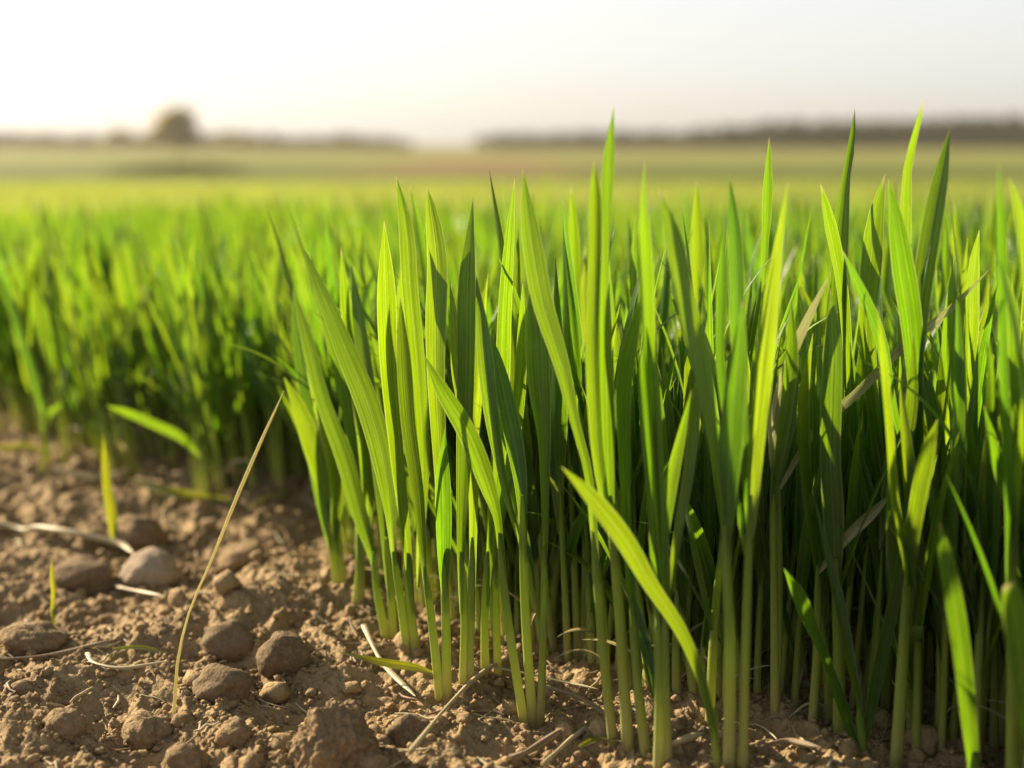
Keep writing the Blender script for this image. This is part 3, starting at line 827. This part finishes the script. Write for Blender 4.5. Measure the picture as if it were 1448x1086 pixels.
# ------------------------------------------------------------------ wheat: fillers
def plant_shape(r, low=False, tall=1.0):
    """returns a list of (kind, vertices, faces, attributes) for one young plant at the origin"""
    parts = []
    nt_ = r.choice([1, 2, 2, 3])
    ns, nc, sd = (10, 3, 5) if low else (16, 5, 8)
    az0 = r.uniform(0, 6.28)
    for k in range(nt_):
        az = az0 + k * 2.2 + r.normal(0, .4)
        o = np.array([math.cos(az), math.sin(az), 0]) * r.uniform(.001, .006) * (nt_ > 1)
        lean = abs(r.normal(.06, .05)); ld = np.array([math.cos(az), math.sin(az), 0])
        hs = r.uniform(.06, .115) * tall
        t = np.linspace(0, 1, 8 if not low else 5)
        C = o + np.outer(t * hs, np.array([0, 0, 1.0])) + np.outer((t * hs * math.tan(lean)) * (.5 + .5 * t), ld)
        C[:, 2] -= .004
        rad = r.uniform(.0014, .0020) * (1.1 - .35 * t) * np.clip((1.03 - t) / .3, .15, 1) ** .7
        parts.append(('stem',) + tube(C, rad, sd, r.uniform()))
        if k == 0 and r.uniform() < .55:
            a = r.uniform(0, 6.283); hd = np.array([math.cos(a), math.sin(a), 0]); L = r.uniform(.025, .055)
            tt = np.linspace(0, 1, ns)
            ang = .5 + r.uniform(.7, 1.5) * tt
            st_ = (np.outer(np.sin(ang), hd) + np.outer(np.cos(ang), np.array([0, 0, 1.0]))) * L / (ns - 1)
            LC = C[1] + np.concatenate([[np.zeros(3)], np.cumsum(st_[1:], 0)])
            LC[:, 2] = np.maximum(LC[:, 2], .002)
            parts.append(('dead_leaf',) + blade(LC, r.uniform(.0012, .0024) * np.clip(1.05 - tt ** 2, 0, 1), -hd + np.array([0, 0, .6]), np.full(ns, .6), r.normal(0, 1.2) * tt, nc, r.uniform()))
        nl = r.choice([2, 3, 3])
        pl = r.uniform(0, 6.28)
        for j in range(nl):
            frac = [1.0, .72, .42][j] + r.uniform(-.06, .04)
            frac = min(frac, .99)
            p0 = np.array([np.interp(frac, t, C[:, q]) for q in range(3)])
            a = pl + j * math.pi + r.normal(0, .35)
            hd = np.array([math.cos(a), math.sin(a), 0])
            L = r.uniform(.085, .125) * tall * [1.0, 1.0, .82][j]
            ang0 = abs(r.normal([.05, .14, .20][j], .06)); bend = abs(r.normal(.12, .12)) + (r.uniform(.5, 1.2) if r.uniform() < .10 else 0)
            tt = np.linspace(0, 1, ns)
            ang = ang0 + bend * tt ** 1.6
            step = np.outer(np.sin(ang), hd) + np.outer(np.cos(ang), np.array([0, 0, 1.0]))
            LC = p0 + np.concatenate([[np.zeros(3)], np.cumsum((step[1:] + step[:-1]) / 2 * (L / (ns - 1)), 0)])
            LC[:, :2] += r.normal(0, .0010, 2) * np.sin(tt * 3.0)[:, None]
            wmax = r.uniform(.0023, .0041) * [1.0, 1.0, .85][j] * (.72 if j == 0 and r.uniform() < .3 else 1)
            prof = np.clip(np.minimum(.42 + tt * 1.9, 1.0), 0, 1) * np.clip(1 - np.clip((tt - .42) / .58, 0, 1) ** 1.7, 0, 1)
            fo = r.uniform(.15, .5) + .8 * np.exp(-tt / .12)
            tw = r.normal(0, .7) * tt + r.normal(0, .25)
            parts.append(('leaf',) + blade(LC, wmax * prof, -hd * .9 + np.array([0, 0, .3]), fo, tw, nc, r.uniform()))
    return parts


def allowed(x, d):
    e = edge(d) + .010 + .007 * math.sin(d * 43) + .02 * (d > .9) * math.sin(d * 61)
    if d < .92: e += .004
    if .735 < d < .885: e = max(e, -.098 + .02 * math.sin(d * 50))
    if x < e: return False
    px = PW / 2 + x / d * FPX
    if d < .538 and px < 1060: return False
    if d < .53 and px < 1300: return False
    if d < .50 and px < 1490: return False
    return True


pts = []
for k in range(46):
    d = .555 + .215 * (k + rng.uniform(0, 1)) / 46
    x = edge(d) + .003 + abs(rng.normal(0, .010))
    if min((x - hx) ** 2 + (d - hy) ** 2 for hx, hy in HERO_XY) < .0065 ** 2 or PW / 2 + x / d * FPX < 462: continue
    pts.append((x, d))
cell = .0158
for gy in np.arange(.30, 2.7, cell):
    xm = .46 * gy + .12
    for gx in np.arange(-xm, xm, cell):
        x = gx + rng.uniform(-.5, .5) * cell; d = gy + rng.uniform(-.5, .5) * cell
        if not allowed(x, d): continue
        if d > 1.3 and rng.uniform() < .25: continue
        if d > .88 and x < -.10 and (x - edge(d) < .14 or d < .97) and rng.uniform() < .62: continue
        if min((x - hx) ** 2 + (d - hy) ** 2 for hx, hy in HERO_XY) < .007 ** 2: continue
        pts.append((x, d))
pts = np.array(pts)
pxs = PW / 2 + pts[:, 0] / pts[:, 1] * FPX
inview = (pxs > -40) & (pxs < PW + 30)
# how open a plant stands: close to the camera, or close behind the open edge of the crop
open_ = pts[:, 0] - np.array([edge(d) for d in pts[:, 1]])
open_ = np.where((pts[:, 1] > .885), np.minimum(open_, (pts[:, 1] - .885) * 1.2 + .02), open_)
score = pts[:, 1] * .55 + open_ * 1.0
score[~inview] = 99
order = np.argsort(score)
N_IND = 300 - len(HERO_XY)
ind, rest = order[:N_IND], order[N_IND:]

protos = [plant_shape(np.random.default_rng(100 + k), False) for k in range(26)]
protos_low = [plant_shape(np.random.default_rng(100 + k), True) for k in range(26)]
proto_meshes = []
for p in protos:
    proto_meshes.append([(kind, to_mesh(kind, v, f, a, [{'leaf': LEAF, 'stem': STEM, 'dead_leaf': STRAW}[kind]])) for kind, v, f, a in p])


def filler_height(x, d):
    h = .90 + .07 * math.sin(x * 9 + d * 5) + rng.normal(0, .075)
    h *= float(np.interp(d, [.55, .75, 1.1, 2.5], [1.0, .93, .82, .74]))
    return h


SHORT = ['tallest sky piercing leaf', 'bowed stem', 'trio of pale stems', 'low lying yellow leaf', 'long left slanting leaf', 'leaves fanned to the left', 'left corner tip',
         'arching yellow green leaf', 'dark pointed tip', 'folded pale tip', 'leaf curving to a pale edge', 'clustered front stems', 'thick straight stem', 'lowest slanting leaf', 'broad dark leaf',
         'thin tip under the treeline', 'forked tips', 'bright blunt leaf', 'highest tip on the right', 'bright leaf V', 'short bright leaf', 'two short low leaves', 'blurred blunt leaf',
         'chewed yellow leaf', 'wide glowing leaf', 'dark spear leaf', 'blurred yellow green leaf', 'twin tips at right edge', 'grey dry leaf', 'dark diagonal leaf', 'long pale straight leaf', 'withered straw leaf',
         'slim blurred tip', 'slim tip by the bowed stem', 'narrow bent leaf', 'leaf lit low down']


def zone(x, d):
    """a label from what the plant stands behind or beside, shared only by close neighbours that look the same"""
    px = PW / 2 + x / d * FPX
    if d > .87 and px < 470:
        spot = ['straw at the left edge', 'lone seedling', 'flat yellow leaf', 'leaning dry stalk'][int(np.searchsorted([105, 215, 320], px))]
        row = ['front', 'second', 'third', 'deep back'][int(np.searchsorted([.96, 1.03, 1.1], d))]
        return ('blurred wheat plant, %s row of the left stand, beyond the %s' % (row, spot), 'wheat plants')
    best, bi = 9e9, 0
    for i in range(len(SHORT)):
        hx, hd = HERO_XY[i]
        c = abs(PW / 2 + hx / hd * FPX - px) / 60 + abs(d - hd) / .08
        if c < best: best, bi = c, i
    hx, hd = HERO_XY[bi]
    side = 'left' if PW / 2 + hx / hd * FPX > px else 'right'
    dd = d - hd
    rel = 'just in front of' if dd < -.004 else 'close behind' if dd < .035 else 'a row behind' if dd < .08 else 'deep behind'
    if dd < -.004: rel = 'in front'
    rel = {'in front': 'before and %s of', 'close behind': 'close behind and %s of', 'a row behind': 'one row behind and %s of', 'deep behind': 'deep behind and %s of'}[rel] % side
    return ('wheat plant standing %s the %s' % (rel, SHORT[bi]), 'wheat plants')


for q in ind:
    x, d = pts[q]
    k = int(rng.integers(0, len(protos)))
    lab, grp = zone(x, d)
    root = thing('wheat_plant', (x, d, float(ground(x, d)) - .002), lab, 'wheat plant', grp)
    px_ = PW / 2 + x / d * FPX
    lean_left = float(np.interp(px_, [300, 560, 800], [.12, .10, .03]))
    root.rotation_euler = (Matrix.Rotation(-lean_left + rng.normal(0, .05), 3, 'Y') @ Matrix.Rotation(rng.normal(0, .03), 3, 'X') @ Matrix.Rotation(rng.uniform(0, 6.283), 3, 'Z')).to_euler()
    s = filler_height(x, d)
    root.scale = (1.0, 1.0, s)
    for kind, me in proto_meshes[k]:
        link(kind, me, root)


def build_rest():
    g = Geo()
    for q in rest:
        x, d = pts[q]
        k = int(rng.integers(0, len(protos_low)))
        a = rng.uniform(0, 6.283); c, s = math.cos(a), math.sin(a)
        M = np.array([[c, s, 0], [-s, c, 0], [0, 0, filler_height(x, d)]]) @ np.array([[1, 0, 0], [0, 1, 0], [-.1 * (x < -.05) - .03 + rng.normal(0, .05), rng.normal(0, .04), 1]])
        off = np.array([x, d, float(ground(x, d)) - .002])
        rr = rng.uniform()
        for kind, v, f, at_ in protos_low[k]:
            at2 = at_.copy(); at2[:, 2] = (at2[:, 2] + rr) % 1
            g.add(v @ M + off, f, at2, {'leaf': 0, 'stem': 1, 'dead_leaf': 2}[kind])
    o = link('wheat_crop', g.mesh('wheat_crop', [LEAF, STEM, STRAW]))
    tag(o, 'dense young wheat crop filling the field behind the front plants', kind='stuff')


build_rest()


def build_far():
    N = 90000
    D = np.exp(rng.uniform(math.log(2.55), math.log(76), N))
    X = rng.uniform(-1, 1, N) * (.46 * D + .3)
    n = 6
    t = np.linspace(0, 1, n)
    H = rng.normal(.118, .016, N) * (1 + .05 * np.sin(X * 1.1 + D * .7))
    hw = np.maximum(rng.uniform(.0035, .0055, N), .0007 * D)
    az = rng.uniform(0, 6.283, N); ln = np.abs(rng.normal(.22, .16, N))
    ld = np.stack([np.cos(az), np.sin(az)], 1)
    fa = rng.uniform(0, 6.283, N)
    S = np.stack([np.cos(fa), np.sin(fa), np.zeros(N)], 1)
    prof = np.array([.5, .9, 1, .85, .5, 0.02])
    C = np.zeros((N, n, 3))
    C[:, :, 2] = t[None, :] * H[:, None] * .98 + terrain(X, D)[:, None]
    C[:, :, 0] = X[:, None] + ld[:, :1] * (t[None, :] ** 2) * (H * ln)[:, None]
    C[:, :, 1] = D[:, None] + ld[:, 1:] * (t[None, :] ** 2) * (H * ln)[:, None]
    w_ = hw[:, None, None] * prof[None, :, None] * S[:, None, :]
    V = np.stack([C - w_, C + w_], 2).reshape(-1, 3)
    base = np.arange(N)[:, None] * (2 * n)
    q = np.array([[2 * i, 2 * i + 1, 2 * i + 3, 2 * i + 2] for i in range(n - 1)])
    F = (base[:, :, None] + q[None]).reshape(-1, 4)
    rn = rng.uniform(size=N)
    A = np.zeros((N, n, 2, 3)); A[..., 0, 0] = -.8; A[..., 1, 0] = .8; A[..., 1] = (.15 + t * .8)[None, :, None]; A[..., 2] = rn[:, None, None]
    o = link('wheat_field', to_mesh('wheat_field', V, F, A.reshape(-1, 3), [FIELD]))
    tag(o, 'bright green wheat field stretching away beyond the near crop', kind='stuff')


build_far()


# ------------------------------------------------------------------ far trees
def leaf_cloud(centres, radii, n, size, r):
    """leaf clumps spread through several ellipsoids: n small quads in all"""
    w_ = np.array([a[0] * a[1] * a[2] for a in radii]); w_ = w_ / w_.sum()
    idx = r.choice(len(centres), n, p=w_)
    d = nrm(r.normal(size=(n, 3))); rad = r.uniform(.25, 1.0, n) ** .45
    P = np.array(centres)[idx] + d * rad[:, None] * np.array(radii)[idx]
    a = nrm(r.normal(size=(n, 3))); b_ = nrm(np.cross(a, r.normal(size=(n, 3))))
    s = size * r.uniform(.5, 1.3, n)[:, None]
    V = np.stack([P - a * s - b_ * s * .7, P + a * s - b_ * s * .7, P + a * s + b_ * s * .7, P - a * s + b_ * s * .7], 1).reshape(-1, 3)
    F = np.arange(4 * n).reshape(n, 4)
    A = np.zeros((4 * n, 3)); A[:, 2] = np.repeat(r.uniform(size=n), 4)
    return V, F, A


def far_tree(name, px, Y, top, bottom, wpx, label, cat, seed, lobes=14, mat=TREE, n=5000):
    r = np.random.default_rng(seed)
    gz = float(terrain(0, Y))
    c = at(px, (top + bottom) / 2, Y)
    W = wpx / 2 / FPX * Y; H = (bottom - top) / 2 / FPX * Y
    org = np.array([c[0], Y, gz])
    root = thing(name, org, label, cat)
    cen, rad = [], []
    for k in range(lobes):
        a = r.uniform(0, 6.283); zz = -.75 + 1.4 * (k + .5) / lobes
        sh = math.sqrt(max(.03, 1 - ((zz + .3) / 1.05) ** 2))
        rr = math.sqrt(r.uniform(.1, 1)) * .68 * sh
        cen.append(np.array([math.cos(a) * rr * W, math.sin(a) * rr * W, (c[2] - gz) + zz * H]))
        rad.append(np.array([W, W, H]) * r.uniform(.26, .42) * (.65 + .35 * sh))
    v, f, a = leaf_cloud(cen, rad, n, max(W, H) * .05, r)
    link('crown', to_mesh('crown', v, f, a, [mat], smooth=False), root)
    ht = c[2] - gz
    C = np.array([[0, 0, -.2], [.1, 0, ht * .4], [0, .1, ht * .8], [.1, 0, ht + H * .3]])
    tv = [tube(smooth_path(C, 8), np.linspace(W * .07, W * .02, 8), 8, .3)]
    for k in range(5):
        a2 = r.uniform(0, 6.28)
        B = np.array([[0, 0, ht * r.uniform(.5, .8)], [math.cos(a2) * W * .3, math.sin(a2) * W * .3, ht], [math.cos(a2) * W * .6, math.sin(a2) * W * .6, ht + H * .2]])
        tv.append(tube(smooth_path(B, 6), np.linspace(W * .03, W * .01, 6), 6, .5))
    g = Geo()
    for q in tv: g.add(*q)
    link('trunk', g.mesh('trunk', [BARK]), root)
    return root


far_tree('round_tree', 249, 420, 150, 210, 92, 'round crowned tree standing alone on the left horizon', 'tree', 5, 18, n=7000)
far_tree('shrub', 165, 560, 180, 206, 70, 'pale hazy shrub left of the round tree on the horizon', 'shrub', 6, 10, n=3000)
far_tree('shrub', 340, 560, 187, 206, 70, 'low hazy shrub right of the round tree on the horizon', 'shrub', 7, 10, n=3000)


def tree_belt(name, x0, x1, Y, profile, label, seed, per=26):
    """a far belt of trees reading as one mass; profile: picture heights (px) along it"""
    r = np.random.default_rng(seed)
    gz = float(terrain(0, Y))
    xs = np.arange(x0, x1, per * .5)
    cen, rad = [], []
    for px in xs:
        top = np.interp(px, [p[0] for p in profile], [p[1] for p in profile]) + r.normal(0, 1.4)
        p = at(px, top, Y)
        h = p[2] - gz
        if h < .5: continue
        w_ = per / FPX * Y * r.uniform(.7, 1.2)
        for q in range(3):
            cen.append(np.array([p[0] + r.normal(0, w_ * .3), Y + r.uniform(-15, 15), gz + h * [.74, .46, .16][q]]))
            rad.append(np.array([w_ * .6, w_ * .6, h * .34]))
    v, f, a = leaf_cloud(cen, rad, int(len(xs) * 420), 1.25 * Y / 650, r)
    o = link(name, to_mesh(name, v, f, a, [WOOD], smooth=False))
    return tag(o, label, kind='stuff')


tree_belt('distant_wood', 930, 1900, 640, [(930, 204), (965, 190), (1010, 181), (1100, 176), (1250, 174), (1350, 172), (1448, 167), (1900, 162)], 'long dark wood along the right horizon', 21)
tree_belt('distant_hedgerow', 690, 960, 660, [(690, 198), (720, 192), (820, 193), (880, 190), (960, 190)], 'thin dark hedgerow on the horizon in the middle', 22)
tree_belt('distant_treeline', -500, 565, 640, [(-500, 190), (0, 190), (120, 194), (280, 194), (330, 190), (420, 197), (480, 194), (540, 198), (565, 206)], 'low treeline along the left horizon behind the round tree', 23)


def scrub(px0, px1, Y, hpx, label, seed):
    r = np.random.default_rng(seed)
    gz = float(terrain(0, Y))
    a0 = at((px0 + px1) / 2, 230, Y)
    L = (px1 - px0) / FPX * Y
    h = hpx / FPX * Y
    cen = [np.array([t * L / 2 + r.normal(0, .3), r.normal(0, 1.2), h * .35 * (1.05 - t * t)]) for t in np.linspace(-1, 1, 22)]
    rad = [np.array([L / 18, 1.2, h * r.uniform(.3, .75) * (1.1 - (2 * i / 21 - 1) ** 2)]) for i in range(22)]
    v, f, a = leaf_cloud(cen, rad, 5000, .26, r)
    o = link('scrub_hedge', to_mesh('scrub_hedge', v, f, a, [simple_foliage('scrub_foliage', (.06, .042, .025), (.10, .075, .04), (.12, .09, .04), .2)], smooth=False), loc=(a0[0], Y, gz))
    return tag(o, label, 'hedge')


scrub(165, 345, 119, 9, 'low dark brown scrub strip across the field below the round tree', 31)

# ------------------------------------------------------------------ air
def haze():
    hz = to_mesh('haze', np.array([[x, y, z] for x in (-900, 900) for y in (-60, 1000) for z in (-3.4, 26)], float),
                 np.array([[0, 1, 3, 2], [4, 6, 7, 5], [0, 4, 5, 1], [2, 3, 7, 6], [0, 2, 6, 4], [1, 5, 7, 3]]), None, [], smooth=False)
    m, nt, out = new_mat('haze_air')
    b = NB(nt)
    pv = b.n('ShaderNodeVolumePrincipled', {'Color': (1.0, .94, .82, 1), 'Density': .00022, 'Anisotropy': .74})
    nt.links.new(pv.outputs[0], out.inputs['Volume'])
    hz.materials.append(m)
    tag(link('haze', hz), 'pale sunlit haze over the fields', kind='stuff')


haze()
